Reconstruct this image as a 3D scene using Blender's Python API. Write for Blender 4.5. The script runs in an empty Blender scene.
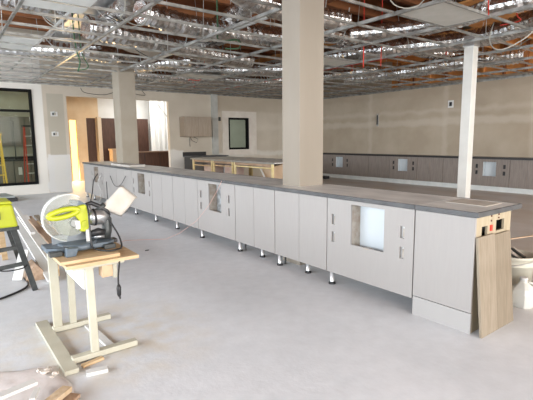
import bpy, bmesh, math, random
from mathutils import Vector, Matrix, noise
random.seed(7)
S = bpy.context.scene
COL = S.collection
PI = math.pi

# ------------------------------------------------------------------ camera
cam_d = bpy.data.cameras.new('camera'); cam = bpy.data.objects.new('camera', cam_d)
COL.objects.link(cam); S.camera = cam
cam_d.sensor_fit = 'HORIZONTAL'; cam_d.sensor_width = 36.0
cam_d.lens = 431.4 / 533 * 36.0
cam_d.clip_start = 0.05; cam_d.clip_end = 200
_a, _t, _r = math.radians(37.193), math.radians(7.933), math.radians(-0.566)
_f = Vector((math.sin(_a)*math.cos(_t), math.cos(_a)*math.cos(_t), -math.sin(_t)))
_rt = Vector((math.cos(_a), -math.sin(_a), 0)); _up = _rt.cross(_f)
_R = _rt*math.cos(_r) + _up*math.sin(_r); _U = -_rt*math.sin(_r) + _up*math.cos(_r)
cam.matrix_world = Matrix(((_R.x, _U.x, -_f.x, 0), (_R.y, _U.y, -_f.y, 0), (_R.z, _U.z, -_f.z, 1.45), (0, 0, 0, 1)))

# ------------------------------------------------------------------ world, light, exposure
S.view_settings.view_transform = 'Standard'; S.view_settings.look = 'None'
S.view_settings.gamma = 1.0; S.view_settings.use_curve_mapping = False
S.view_settings.exposure = 0.64
w = bpy.data.worlds.new('sky'); S.world = w; w.use_nodes = True
wb = w.node_tree.nodes['Background']; wb.inputs[0].default_value = (0.80, 0.90, 1.0, 1); wb.inputs[1].default_value = 1.2
S.cycles.max_bounces = 8; S.cycles.diffuse_bounces = 5; S.cycles.transparent_max_bounces = 12
S.cycles.sample_clamp_indirect = 6.0

def area(name, loc, target, sx, sy, power, color):
    d = bpy.data.lights.new(name, 'AREA'); d.shape = 'RECTANGLE'; d.size = sx; d.size_y = sy
    d.energy = power; d.color = color
    o = bpy.data.objects.new(name, d); COL.objects.link(o); o.location = loc
    o.rotation_euler = (Vector(target) - Vector(loc)).to_track_quat('-Z', 'Y').to_euler()
    return o
# daylight through the glazing behind and to the left of the camera
area('daylight_left', (-7.3, 4.5, 2.7), (-1.5, 4.5, 0.0), 16.0, 2.6, 1200, (0.88, 0.94, 1.0))
area('daylight_near', (3.5, -8.8, 2.7), (3.5, -1.0, 0.3), 16.0, 2.6, 1350, (1.0, 0.965, 0.915))
# daylight, lamps and one added fill in the rooms beyond
area('daylight_beyond', (6.2, 19.5, 2.5), (5.6, 17.0, 1.4), 3.0, 1.0, 30, (1, 0.97, 0.92))
area('lamp_opening', (5.2, 15.0, 3.0), (5.2, 15.2, 0), 1.6, 1.2, 20, (1.0, 0.88, 0.70))
area('lamp_beyond', (6.6, 15.9, 3.0), (6.9, 17.0, 1.8), 1.6, 0.4, 24, (1.0, 0.98, 0.94))
area('lamp_kitchen', (0.4, 14.1, 3.0), (0.8, 14.5, 0), 1.6, 0.6, 16, (1.0, 0.95, 0.86))

area('fill_side_room', (10.6, 15.4, 3.1), (10.6, 15.6, 0), 2.0, 1.2, 14, (0.95, 1.0, 0.9))  # added fill, no lamp known here; brightens the room behind the small window

# ------------------------------------------------------------------ materials
MATS = {}
def _base(name):
    m = bpy.data.materials.new(name); m.use_nodes = True
    nt = m.node_tree; return m, nt, nt.nodes['Principled BSDF']
def mat(name, col, rough=0.6, metal=0.0, col2=None, scale=6.0, stretch=(1, 1, 1), bump=0.0, bscale=None, detail=4, spec=None, lo=0.35, hi=0.65):
    if name in MATS: return MATS[name]
    m, nt, b = _base(name)
    b.inputs['Roughness'].default_value = rough; b.inputs['Metallic'].default_value = metal
    if spec is not None: b.inputs['Specular IOR Level'].default_value = spec
    b.inputs['Base Color'].default_value = (*col, 1)
    if col2 or bump:
        tc = nt.nodes.new('ShaderNodeTexCoord'); mp = nt.nodes.new('ShaderNodeMapping')
        mp.inputs['Scale'].default_value = stretch
        nt.links.new(tc.outputs['Object'], mp.inputs[0])
    if col2:
        n = nt.nodes.new('ShaderNodeTexNoise'); n.inputs['Scale'].default_value = scale; n.inputs['Detail'].default_value = detail
        nt.links.new(mp.outputs[0], n.inputs['Vector'])
        r = nt.nodes.new('ShaderNodeValToRGB'); r.color_ramp.elements[0].position = lo; r.color_ramp.elements[1].position = hi
        r.color_ramp.elements[0].color = (*col, 1); r.color_ramp.elements[1].color = (*col2, 1)
        nt.links.new(n.outputs[0], r.inputs[0]); nt.links.new(r.outputs[0], b.inputs['Base Color'])
    if bump:
        n2 = nt.nodes.new('ShaderNodeTexNoise'); n2.inputs['Scale'].default_value = bscale or scale; n2.inputs['Detail'].default_value = 3
        nt.links.new(mp.outputs[0], n2.inputs['Vector'])
        bp = nt.nodes.new('ShaderNodeBump'); bp.inputs['Strength'].default_value = bump; bp.inputs['Distance'].default_value = 0.02
        nt.links.new(n2.outputs[0], bp.inputs['Height']); nt.links.new(bp.outputs[0], b.inputs['Normal'])
    MATS[name] = m; return m

def masked(name, base, base2, patches, rough=0.85, nscale=1.3, axis=('X', 'Z')):
    """drywall: mottled base with box patches (a0,a1,b0,b1,colour,soft) of taping mud, primer or bare board"""
    m, nt, b = _base(name); L = nt.links.new
    b.inputs['Roughness'].default_value = rough; b.inputs['Specular IOR Level'].default_value = 0.2
    tc = nt.nodes.new('ShaderNodeTexCoord')
    n = nt.nodes.new('ShaderNodeTexNoise'); n.inputs['Scale'].default_value = nscale; n.inputs['Detail'].default_value = 5
    L(tc.outputs['Object'], n.inputs['Vector'])
    r = nt.nodes.new('ShaderNodeValToRGB'); r.color_ramp.elements[0].position = .35; r.color_ramp.elements[1].position = .68
    r.color_ramp.elements[0].color = (*base, 1); r.color_ramp.elements[1].color = (*base2, 1); L(n.outputs[0], r.inputs[0])
    n2 = nt.nodes.new('ShaderNodeTexNoise'); n2.inputs['Scale'].default_value = 2.6; n2.inputs['Detail'].default_value = 4
    L(tc.outputs['Object'], n2.inputs['Vector'])
    add = nt.nodes.new('ShaderNodeVectorMath'); add.operation = 'MULTIPLY_ADD'
    add.inputs[1].default_value = (.22, .22, .22); L(n2.outputs['Color'], add.inputs[0]); L(tc.outputs['Object'], add.inputs[2])
    sub = nt.nodes.new('ShaderNodeVectorMath'); sub.operation = 'SUBTRACT'; sub.inputs[1].default_value = (.11, .11, .11); L(add.outputs[0], sub.inputs[0])
    sw = nt.nodes.new('ShaderNodeSeparateXYZ'); L(sub.outputs[0], sw.inputs[0])
    sp = nt.nodes.new('ShaderNodeSeparateXYZ'); L(tc.outputs['Object'], sp.inputs[0])
    cur = r.outputs[0]
    def edge(src, lo, hi, soft):
        outs = []
        for v, sgn in ((lo, 1), (hi, -1)):
            mr = nt.nodes.new('ShaderNodeMapRange'); mr.clamp = True
            mr.inputs['From Min'].default_value = v - soft*sgn; mr.inputs['From Max'].default_value = v + soft*sgn
            L(src, mr.inputs['Value']); outs.append(mr.outputs[0])
        mu = nt.nodes.new('ShaderNodeMath'); mu.operation = 'MULTIPLY'; L(outs[0], mu.inputs[0]); L(outs[1], mu.inputs[1])
        return mu.outputs[0]
    for a0, a1, b0, b1, c, soft, amt in patches:
        s_ = sw if soft > .015 else sp
        e = nt.nodes.new('ShaderNodeMath'); e.operation = 'MULTIPLY'
        L(edge(s_.outputs[axis[0]], a0, a1, soft), e.inputs[0]); L(edge(s_.outputs[axis[1]], b0, b1, soft), e.inputs[1])
        e2 = nt.nodes.new('ShaderNodeMath'); e2.operation = 'MULTIPLY'; L(e.outputs[0], e2.inputs[0]); e2.inputs[1].default_value = amt
        mx = nt.nodes.new('ShaderNodeMix'); mx.data_type = 'RGBA'; L(e2.outputs[0], mx.inputs[0])
        L(cur, mx.inputs[6]); mx.inputs[7].default_value = (*c, 1); cur = mx.outputs[2]
    L(cur, b.inputs['Base Color']); MATS[name] = m; return m

def glass(name, col=(1, 1, 1), refl=0.12, rough=0.02, haze=0.0, hcol=(1, 1, 1)):
    m = bpy.data.materials.new(name); m.use_nodes = True; nt = m.node_tree; nt.nodes.clear()
    out = nt.nodes.new('ShaderNodeOutputMaterial'); t = nt.nodes.new('ShaderNodeBsdfTransparent'); t.inputs[0].default_value = (*col, 1)
    g = nt.nodes.new('ShaderNodeBsdfGlossy'); g.inputs['Roughness'].default_value = rough
    mx = nt.nodes.new('ShaderNodeMixShader'); mx.inputs[0].default_value = refl
    nt.links.new(t.outputs[0], mx.inputs[1]); nt.links.new(g.outputs[0], mx.inputs[2]); last = mx
    if haze:
        d = nt.nodes.new('ShaderNodeBsdfDiffuse'); d.inputs[0].default_value = (*hcol, 1)
        m2 = nt.nodes.new('ShaderNodeMixShader'); m2.inputs[0].default_value = haze
        nt.links.new(mx.outputs[0], m2.inputs[1]); nt.links.new(d.outputs[0], m2.inputs[2]); last = m2
    nt.links.new(last.outputs[0], out.inputs[0]); MATS[name] = m; return m
def emit(name, col, s):
    m, nt, b = _base(name); b.inputs['Emission Color'].default_value = (*col, 1); b.inputs['Emission Strength'].default_value = s
    b.inputs['Base Color'].default_value = (*col, 1); MATS[name] = m; return m

M_floor = None
def floor_mat():
    m, nt, b = _base('concrete floor'); L = nt.links.new
    tc = nt.nodes.new('ShaderNodeTexCoord')
    def nz(scale, det, stretch=(1, 1, 1)):
        mp = nt.nodes.new('ShaderNodeMapping'); mp.inputs['Scale'].default_value = stretch; L(tc.outputs['Object'], mp.inputs[0])
        n = nt.nodes.new('ShaderNodeTexNoise'); n.inputs['Scale'].default_value = scale; n.inputs['Detail'].default_value = det; L(mp.outputs[0], n.inputs['Vector']); return n.outputs[0]
    def ramp(src, a, b_, p0, p1):
        r = nt.nodes.new('ShaderNodeValToRGB'); r.color_ramp.elements[0].position = p0; r.color_ramp.elements[1].position = p1
        r.color_ramp.elements[0].color = (*a, 1); r.color_ramp.elements[1].color = (*b_, 1); L(src, r.inputs[0]); return r.outputs[0]
    base = ramp(nz(1.1, 6), (.62, .645, .675), (.71, .73, .76), .3, .7)
    fine = ramp(nz(9, 8), (.93, .93, .93), (1.04, 1.04, 1.04), .3, .7)
    mu = nt.nodes.new('ShaderNodeMix'); mu.data_type = 'RGBA'; mu.blend_type = 'MULTIPLY'; mu.inputs[0].default_value = .8
    L(base, mu.inputs[6]); L(fine, mu.inputs[7])
    # sawdust and plaster dust beyond the bar
    sp = nt.nodes.new('ShaderNodeSeparateXYZ'); L(tc.outputs['Object'], sp.inputs[0])
    mr = nt.nodes.new('ShaderNodeMapRange'); mr.inputs['From Min'].default_value = 3.3; mr.inputs['From Max'].default_value = 4.2; L(sp.outputs['X'], mr.inputs['Value'])
    dn = ramp(nz(1.6, 5, (1, .5, 1)), (.4, .4, .4), (1, 1, 1), .3, .7)
    am = nt.nodes.new('ShaderNodeMath'); am.operation = 'MULTIPLY'; L(mr.outputs[0], am.inputs[0]); L(dn, am.inputs[1])
    mx = nt.nodes.new('ShaderNodeMix'); mx.data_type = 'RGBA'; L(am.outputs[0], mx.inputs[0]); L(mu.outputs[2], mx.inputs[6]); mx.inputs[7].default_value = (.52, .455, .39, 1)
    # sawdust around the saw stand
    vd = nt.nodes.new('ShaderNodeVectorMath'); vd.operation = 'DISTANCE'; vd.inputs[1].default_value = (.85, 3.15, 0); L(tc.outputs['Object'], vd.inputs[0])
    m2 = nt.nodes.new('ShaderNodeMapRange'); m2.inputs['From Min'].default_value = .95; m2.inputs['From Max'].default_value = .2; m2.inputs['To Max'].default_value = .75; L(vd.outputs['Value'], m2.inputs['Value'])
    a2 = nt.nodes.new('ShaderNodeMath'); a2.operation = 'MULTIPLY'; L(m2.outputs[0], a2.inputs[0]); L(ramp(nz(5, 6), (0, 0, 0), (1, 1, 1), .38, .68), a2.inputs[1])
    mx2 = nt.nodes.new('ShaderNodeMix'); mx2.data_type = 'RGBA'; L(a2.outputs[0], mx2.inputs[0]); L(mx.outputs[2], mx2.inputs[6]); mx2.inputs[7].default_value = (.62, .53, .38, 1)
    L(mx2.outputs[2], b.inputs['Base Color'])
    b.inputs['Roughness'].default_value = .55; b.inputs['Specular IOR Level'].default_value = .3
    bp = nt.nodes.new('ShaderNodeBump'); bp.inputs['Strength'].default_value = .15; bp.inputs['Distance'].default_value = .01
    L(nz(30, 5), bp.inputs['Height']); L(bp.outputs[0], b.inputs['Normal'])
    return m
M_floor = floor_mat()
BARE = (.50, .42, .325); MUD = (.64, .585, .50); PRIM = (.68, .66, .61)
M_wall_right = masked('taped drywall right', (.42, .35, .265), (.49, .42, .33),
    [(-4, 14, 1.86, 2.06, MUD, .05, .42), (-4, 14, 2.24, 2.36, MUD, .05, .3), (-4, 14, 2.82, 3.1, (.40, .33, .25), .06, .5)] +
    [(y-.08, y+.08, .9, 3.3, MUD, .05, .3) for y in (10.3, 7.4, 4.9, 2.3)], axis=('Y', 'Z'))
M_wall_far = masked('taped drywall far', (.52, .46, .375), (.60, .54, .455),
    [(-3, 2.48, 0, 4, (.78, .76, .71), .01, .85), (2.48, 3.12, 0, 1.08, (.70, .70, .69), .02, .8), (2.66, 2.95, 0, 1.0, PRIM, .03, .6),
     (2.58, 3.02, 1.08, 2.8, (.42, .39, .32), .008, .75), (6.2, 6.75, 0, 1.15, (.70, .68, .64), .03, .85),
     (8.07, 14, 1.86, 2.04, MUD, .05, .5), (10.9, 11.3, .8, 3.2, MUD, .05, .3), (8.07, 12.6, .86, 1.02, PRIM, .04, .7), (8.07, 12.6, 2.5, 3.1, (.42, .35, .26), .06, .4)])
M_drywall = mat('drywall', (.56, .51, .43), .85, col2=(.63, .58, .50), scale=1.5, spec=.2)
M_white = mat('white paint', (.74, .74, .72), .7, col2=(.80, .80, .78), scale=3)
M_far_warm = mat('warm plaster', (.66, .50, .33), .85, col2=(.74, .60, .43), scale=2)
M_col = mat('column drywall', (.285, .25, .205), .8, col2=(.315, .28, .235), scale=2.2, stretch=(1, 1, .25), bump=.05, bscale=20, spec=.2)
M_post = mat('post white', (.66, .655, .62), .65, col2=(.72, .715, .68), scale=4)
M_cab = mat('cabinet grey laminate', (.345, .328, .315), .5, col2=(.355, .338, .325), scale=9, stretch=(6, 6, .6), spec=.35)
M_cab_back = mat('cabinet taupe laminate', (.215, .185, .165), .5, col2=(.265, .23, .205), scale=8, stretch=(6, 6, .5), spec=.3)
M_carc = mat('carcass board', (.07, .068, .065), .7)
M_in = mat('white melamine', (.58, .63, .66), .35)
M_in2 = mat('grey melamine inside', (.20, .20, .195), .5, col2=(.40, .42, .43), scale=14, lo=.4, hi=.6)
M_brownin = mat('brown board inside', (.30, .24, .19), .6, col2=(.46, .42, .37), scale=12)
M_top = mat('dusty countertop', (.48, .475, .46), .42, col2=(.74, .73, .70), scale=3.2, stretch=(1.6, .8, 1), detail=8, bump=.05, bscale=20, lo=.3, hi=.72)
M_edge = mat('countertop edge', (.065, .067, .07), .55, col2=(.10, .103, .106), scale=6)
M_toe = mat('toe kick pale', (.62, .66, .66), .5, col2=(.72, .75, .74), scale=4)
M_foot = mat('foot aluminium', (.78, .80, .82), .3, .6)
M_black = mat('black plastic', (.02, .02, .022), .45)
M_dark = mat('dark steel', (.045, .05, .05), .45, .3, col2=(.07, .075, .075), scale=20)
M_frame = mat('black window frame', (.010, .010, .010), .7, spec=.1)
M_ply = mat('cream plywood', (.37, .30, .20), .6, col2=(.44, .37, .26), scale=5, stretch=(4, 4, .5))
M_oak = mat('grey oak laminate', (.24, .195, .14), .5, col2=(.30, .25, .19), scale=9, stretch=(5, 5, .45))
M_lime = mat('lime plastic', (.46, .50, .02), .35, spec=.5)
M_clear = glass('clear guard plastic', (.96, .97, .95), .06, .05, .07, (.85, .88, .82))
M_glass = glass('window glass', (.86, .89, .85), .004, .02)
M_bag = mat('dust bag cloth', (.58, .55, .50), .9, col2=(.52, .48, .42), scale=8, bump=.3, bscale=12)
M_alu = mat('cast aluminium', (.60, .61, .62), .35, .8, col2=(.42, .43, .44), scale=10)
M_steelgrey = mat('grey saw casting', (.08, .11, .14), .45, .2, col2=(.13, .16, .19), scale=12)
M_cream = mat('cream painted steel', (.50, .485, .40), .5, col2=(.46, .44, .35), scale=7)
M_pine = mat('pine plywood', (.50, .34, .18), .6, col2=(.62, .46, .28), scale=7, stretch=(.6, 5, 5))
M_pine2 = mat('old brown board', (.36, .24, .16), .7, col2=(.48, .34, .24), scale=6, stretch=(5, .6, 5))
M_wht = mat('white trim board', (.68, .68, .66), .6, col2=(.62, .62, .60), scale=5)
M_beam = mat('roof timber', (.20, .070, .028), .8, col2=(.34, .135, .05), scale=2.2, stretch=(.5, 6, 3), bump=.2)
M_deck = mat('roof decking', (.11, .05, .03), .85, col2=(.24, .11, .055), scale=1.6, stretch=(3, 1, 1))
M_orange = mat('orange sheathing', (.55, .22, .06), .8, col2=(.75, .36, .12), scale=2.5)
M_grid = mat('galvanised grid', (.22, .22, .205), .36, .55, col2=(.46, .46, .44), scale=6)
M_tile = mat('ceiling panel', (.66, .68, .64), .9, col2=(.72, .73, .70), scale=5)
M_foil = mat('crinkled foil', (.86, .86, .85), .26, 1.0, col2=(.60, .60, .60), scale=9, bump=.55, bscale=14)
M_galv = mat('galvanised duct', (.52, .53, .53), .35, .8, col2=(.66, .67, .67), scale=5)
M_wire = mat('steel wire', (.55, .55, .53), .5, .4)
M_wcable = mat('white cable', (.42, .41, .36), .6)
M_red = mat('red cable', (.70, .05, .03), .5)
M_green = mat('green cable', (.05, .13, .06), .6)
M_yel = mat('yellow painted timber', (.74, .60, .28), .6, col2=(.82, .70, .42), scale=6)
M_redfg = mat('red fibreglass', (.50, .07, .04), .5)
M_yelfg = mat('yellow fibreglass', (.85, .55, .08), .5)
M_brown = mat('dark walnut cabinet', (.055, .024, .016), .55, col2=(.09, .042, .028), scale=7, stretch=(5, 5, .5))
M_kraft = mat('pink grey paper', (.66, .61, .59), .9, col2=(.74, .70, .68), scale=5, bump=.4, bscale=8)
M_osb = mat('strand board', (.50, .36, .22), .8, col2=(.64, .50, .34), scale=28, bump=.3, bscale=30)
M_gyp = mat('gypsum scrap', (.62, .58, .53), .9, col2=(.52, .45, .38), scale=14)
M_bucket = mat('bucket plastic', (.66, .64, .55), .5, col2=(.58, .55, .46), scale=7)
M_jug = glass('translucent jug', (.9, .9, .86), .06, .2, .62, (.86, .85, .80))
M_box = mat('cardboard', (.50, .36, .24), .85, col2=(.58, .43, .30), scale=5)
M_pink = mat('pink packaging', (.62, .42, .36), .8, col2=(.70, .58, .52), scale=6)
M_string = mat('pink string', (.72, .42, .36), .7)

# ------------------------------------------------------------------ mesh helpers
class MB:
    def __init__(s): s.bm = bmesh.new()
    def box(s, x0, x1, y0, y1, z0, z1):
        vs = [s.bm.verts.new((x, y, z)) for x in (x0, x1) for y in (y0, y1) for z in (z0, z1)]
        for f in ((0, 1, 3, 2), (4, 6, 7, 5), (0, 4, 5, 1), (2, 3, 7, 6), (0, 2, 6, 4), (1, 5, 7, 3)):
            s.bm.faces.new([vs[i] for i in f])
        return s
    def bar(s, a, b, w, h, up=(0, 0, 1)):
        """a box from a to b, w across, h along up"""
        a = Vector(a); b = Vector(b); d = (b-a).normalized(); u = Vector(up)
        if abs(d.dot(u)) > .98: u = Vector((0, 1, 0))
        r = d.cross(u).normalized(); u = r.cross(d).normalized()
        vs = []
        for p in (a, b):
            for i, j in ((-1, -1), (1, -1), (1, 1), (-1, 1)): vs.append(s.bm.verts.new(p + r*w/2*i + u*h/2*j))
        for f in ((3, 2, 1, 0), (4, 5, 6, 7), (0, 1, 5, 4), (1, 2, 6, 5), (2, 3, 7, 6), (3, 0, 4, 7)):
            s.bm.faces.new([vs[i] for i in f])
        return s
    def tube(s, pts, r, n=8, cap=True, smooth=True, jitter=0.0):
        pts = [Vector(p) for p in pts]; rings = []; ref = None
        rr = r if isinstance(r, (list, tuple)) else [r]*len(pts)
        for i, p in enumerate(pts):
            d = (pts[min(i+1, len(pts)-1)] - pts[max(i-1, 0)]).normalized()
            if ref is None: ref = Vector((0, 0, 1)) if abs(d.z) < .9 else Vector((1, 0, 0))
            x = (ref - d*ref.dot(d)).normalized(); ref = x; y = d.cross(x)
            rings.append([s.bm.verts.new(p + (x*math.cos(2*PI*k/n) + y*math.sin(2*PI*k/n))*rr[i]*(1+random.uniform(-jitter, jitter))) for k in range(n)])
        for a, b in zip(rings, rings[1:]):
            for k in range(n):
                f = s.bm.faces.new((a[k], a[(k+1) % n], b[(k+1) % n], b[k])); f.smooth = smooth
        if cap: s.bm.faces.new(rings[0][::-1]); s.bm.faces.new(rings[-1])
        return s
    def prism(s, poly, axis, a, b):
        """poly in the two axes left after axis ('x','y','z'), from a to b"""
        def P(u, v, t): return {'x': (t, u, v), 'y': (u, t, v), 'z': (u, v, t)}[axis]
        A = [s.bm.verts.new(P(u, v, a)) for u, v in poly]; B = [s.bm.verts.new(P(u, v, b)) for u, v in poly]
        s.bm.faces.new(A[::-1]); s.bm.faces.new(B); n = len(poly)
        for i in range(n): s.bm.faces.new((A[i], A[(i+1) % n], B[(i+1) % n], B[i]))
        return s
    def lathe(s, c, prof, n=20, smooth=True):
        c = Vector(c); rings = [[s.bm.verts.new(c + Vector((r*math.cos(2*PI*k/n), r*math.sin(2*PI*k/n), z))) for k in range(n)] for r, z in prof]
        for a, b in zip(rings, rings[1:]):
            for k in range(n):
                f = s.bm.faces.new((a[k], a[(k+1) % n], b[(k+1) % n], b[k])); f.smooth = smooth
        s.bm.faces.new(rings[0][::-1]); s.bm.faces.new(rings[-1]); return s
    def cells(s, plane, t0, t1, a0, a1, z0, z1, holes):
        """slab with rectangular holes; plane 'x': a is y, 'y': a is x"""
        A = sorted({a0, a1, *[v for h in holes for v in h[:2] if a0 < v < a1]}); Z = sorted({z0, z1, *[v for h in holes for v in h[2:4] if z0 < v < z1]})
        for p, q in zip(A, A[1:]):
            run = None
            for u, v in zip(Z, Z[1:]):
                m = ((p+q)/2, (u+v)/2); hole = any(h[0] < m[0] < h[1] and h[2] < m[1] < h[3] for h in holes)
                if hole:
                    if run: s._c(plane, t0, t1, p, q, *run); run = None
                else: run = (run[0], v) if run else (u, v)
            if run: s._c(plane, t0, t1, p, q, *run)
        return s
    def _c(s, plane, t0, t1, p, q, u, v):
        if plane == 'x': s.box(t0, t1, p, q, u, v)
        else: s.box(p, q, t0, t1, u, v)
    def build(s, name, m, parent=None, bevel=0, loc=None):
        bmesh.ops.recalc_face_normals(s.bm, faces=s.bm.faces)
        me = bpy.data.meshes.new(name)
        if loc is None and parent is not None: org = Vector(parent.location)
        elif loc is None: org = Vector((0, 0, 0))
        else: org = Vector(loc)
        bmesh.ops.translate(s.bm, verts=s.bm.verts, vec=-org)
        s.bm.to_mesh(me); s.bm.free(); me.materials.append(m)
        o = bpy.data.objects.new(name, me); COL.objects.link(o)
        if parent is not None: o.parent = parent
        if loc is not None: o.location = loc
        if bevel:
            b = o.modifiers.new('bevel', 'BEVEL'); b.width = bevel; b.segments = 2; b.limit_method = 'ANGLE'
        return o
def tag(o, label, cat, group=None, kind=None):
    o['label'] = label; o['category'] = cat
    if group: o['group'] = group
    if kind: o['kind'] = kind
    return o
def thing(name, label, cat, loc=(0, 0, 0), group=None):
    o = bpy.data.objects.new(name, None); COL.objects.link(o); o.location = loc; o.empty_display_size = .1
    bpy.context.view_layer.update()
    return tag(o, label, cat, group)
def struct(name, mb, m, bevel=0):
    o = mb.build(name, m, bevel=bevel); o['kind'] = 'structure'; return o
def sub(mb, name, m, part, root, bevel=0):
    """a sub-part: its parent part sits at its thing's origin"""
    o = mb.build(name, m, None, bevel, loc=None)
    o.data.transform(Matrix.Translation(-Vector(root.location))); o.parent = part; return o

# ------------------------------------------------------------------ room shell
GZ = 3.05; ROOF = 4.7
struct('floor', MB().box(-7.7, 12.8, -9.3, 20.3, -.15, 0), M_floor)
struct('ceiling', MB().box(-7.7, 12.8, -9.3, 13.7, ROOF, ROOF+.15), M_deck)
struct('wall_right', MB().box(12.55, 12.7, -9.15, 13.55, 0, ROOF), M_wall_right)
OP = (3.1, 6.25, 0, 2.75); W1 = (-1.2, 2.22, .28, 2.88); W2 = (8.56, 9.47, 1.11, 2.27)
struct('wall_far', MB().cells('y', 13.55, 13.70, -7.55, 12.7, 0, ROOF, [OP, W1, W2]), M_wall_far)
struct('wall_left', MB().cells('x', -7.7, -7.55, -9.15, 13.7, 0, ROOF, [(-6.6, -2.6, .35, 3.7), (-2.0, 3.4, .35, 3.7), (3.8, 7.4, .35, 3.7), (7.8, 11.8, .35, 3.7)]), M_drywall)
struct('wall_near', MB().cells('y', -9.3, -9.15, -7.7, 12.7, 0, ROOF, [(-6.5, -2.0, .2, 3.7), (-1.5, 2.5, .2, 3.7), (3.0, 7.0, .2, 3.7), (7.5, 11.5, .2, 3.7)]), M_drywall)
# surround of the small window, grey strip on the far wall
struct('trim_1', MB().cells('y', 13.525, 13.55, 8.30, 9.82, .92, 2.50, [(8.56, 9.47, 1.11, 2.27)]), mat('taped surround', (.66, .60, .53), .85, col2=(.72, .67, .60), scale=4))
struct('trim_2', MB().box(7.86, 8.09, 13.47, 13.55, .95, 3.06), mat('grey strip', (.40, .40, .37), .6, col2=(.48, .48, .45), scale=5))
# windows
def win(name, x0, x1, z0, z1, y, mull, m=M_frame, t=.055, dep=.10):
    o = bpy.data.objects.new(name, None); COL.objects.link(o); o['kind'] = 'structure'; o.location = ((x0+x1)/2, y, z0)
    b = MB()
    b.box(x0, x1, y, y+dep, z0, z0+t).box(x0, x1, y, y+dep, z1-t, z1).box(x0, x0+t, y, y+dep, z0+t, z1-t).box(x1-t, x1, y, y+dep, z0+t, z1-t)
    b.build('window_frame', m, o)
    for k in mull:
        if k[0] == 'h': MB().box(x0+t, x1-t, y+.01, y+dep-.01, k[1]-.03, k[1]+.03).build('mullion', m, o)
        else: MB().box(k[1]-.03, k[1]+.03, y+.01, y+dep-.01, z0+t, z1-t).build('mullion', m, o)
    MB().box(x0+t, x1-t, y+.045, y+.053, z0+t, z1-t).build('glass', M_glass, o)
    return o
win('window_1', -1.2, 2.22, .28, 2.88, 13.52, [('h', 2.30), ('v', .5)], t=.065, dep=.16)
win('window_2', 8.56, 9.47, 1.11, 2.27, 13.54, [], t=.07, dep=.13)

# rooms beyond
struct('wall_partition', MB().box(2.86, 2.98, 13.7, 20.0, 0, 3.2), M_far_warm)
D1 = (3.94, 4.18, 0, 2.24); D2 = (4.53, 4.86, 0, 2.32)
struct('wall_back', MB().cells('y', 17.0, 17.12, 2.98, 4.98, 0, 3.2, [D1, D2]), M_far_warm)
struct('wall_beyond', MB().box(4.98, 12.7, 17.5, 17.6, 0, 3.4).box(2.98, 5.2, 20, 20.1, 0, 3.4), M_white)
struct('wall_kitchen', MB().box(-3.15, 2.86, 15.95, 16.05, 0, 3.2), mat('kitchen wall', (.50, .46, .37), .8, col2=(.56, .52, .43), scale=3))
struct('wall_side', MB().box(12.6, 12.7, 13.7, 17.5, 0, 3.2).box(8.6, 8.7, 13.7, 17.5, 0, 3.2), M_white)
struct('ceiling_beyond', MB().box(-3.15, 12.7, 13.7, 20.2, 3.2, 3.3), M_white)
M_glow = emit('sunlit frosted glass', (1.0, .72, .22), 1.6)
d = bpy.data.objects.new('door_1', None); COL.objects.link(d); d['kind'] = 'structure'; d.location = (4.05, 17.2, 0)
MB().box(3.90, 4.24, 17.22, 17.25, 0, 2.24).build('glass', M_glow, d)
area('sun_through_doorway', (4.06, 16.9, .9), (4.3, 15.2, .4), .22, 1.7, 26, (1.0, .70, .36))
d = bpy.data.objects.new('door_2', None); COL.objects.link(d); d['kind'] = 'structure'; d.location = (4.7, 17.05, 0)
MB().box(4.53, 4.86, 17.05, 17.09, 0, 2.32).build('door_leaf', M_brown, d)
struct('trim_3', MB().box(4.88, 5.02, 16.8, 17.0, 0, 2.36), mat('pale pilaster', (.62, .54, .44), .8))
# ceiling grid of the room beyond, seen through the opening
g = thing('ceiling_grid', 'dark ceiling grid lines of the lit room beyond the wide opening', 'ceiling grid', (5, 15.5, 3.12))
for y in (14.4, 15.1, 15.8, 16.5): MB().box(3.0, 8.6, y-.02, y+.02, 3.10, 3.13).build('cross_tee', M_dark, g)
for x in (3.9, 5.1, 6.3, 7.5): MB().box(x-.02, x+.02, 13.75, 17.0, 3.135, 3.165).build('main_runner', M_dark, g)

# ------------------------------------------------------------------ columns
def column(x0, x1, y0, y1, z1, label, m):
    t = thing('drywall_column', label, 'column', ((x0+x1)/2, (y0+y1)/2, 0))
    MB().box(x0, x1, y0, y1, 0, z1).build('shaft', m, t, .006)
    return t
column(3.235, 3.60, 3.64, 3.945, ROOF, 'large beige drywall column rising through the bar counter near the middle', M_col)
column(3.50, 3.89, 10.22, 10.68, 3.24, 'smaller grey beige column at the far left end of the bar', mat('column drywall far', (.33, .29, .23), .8, col2=(.37, .33, .27), scale=2.2, spec=.2))
t = thing('post', 'slim white square post standing behind the near end of the bar', 'post', (7.70, 4.1, 0))
MB().box(7.61, 7.78, 4.02, 4.19, 0, 3.04).build('shaft', M_post, t, .006)
MB().box(7.595, 7.795, 4.005, 4.205, 3.04, 3.22).build('cap', M_galv, t)

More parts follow.
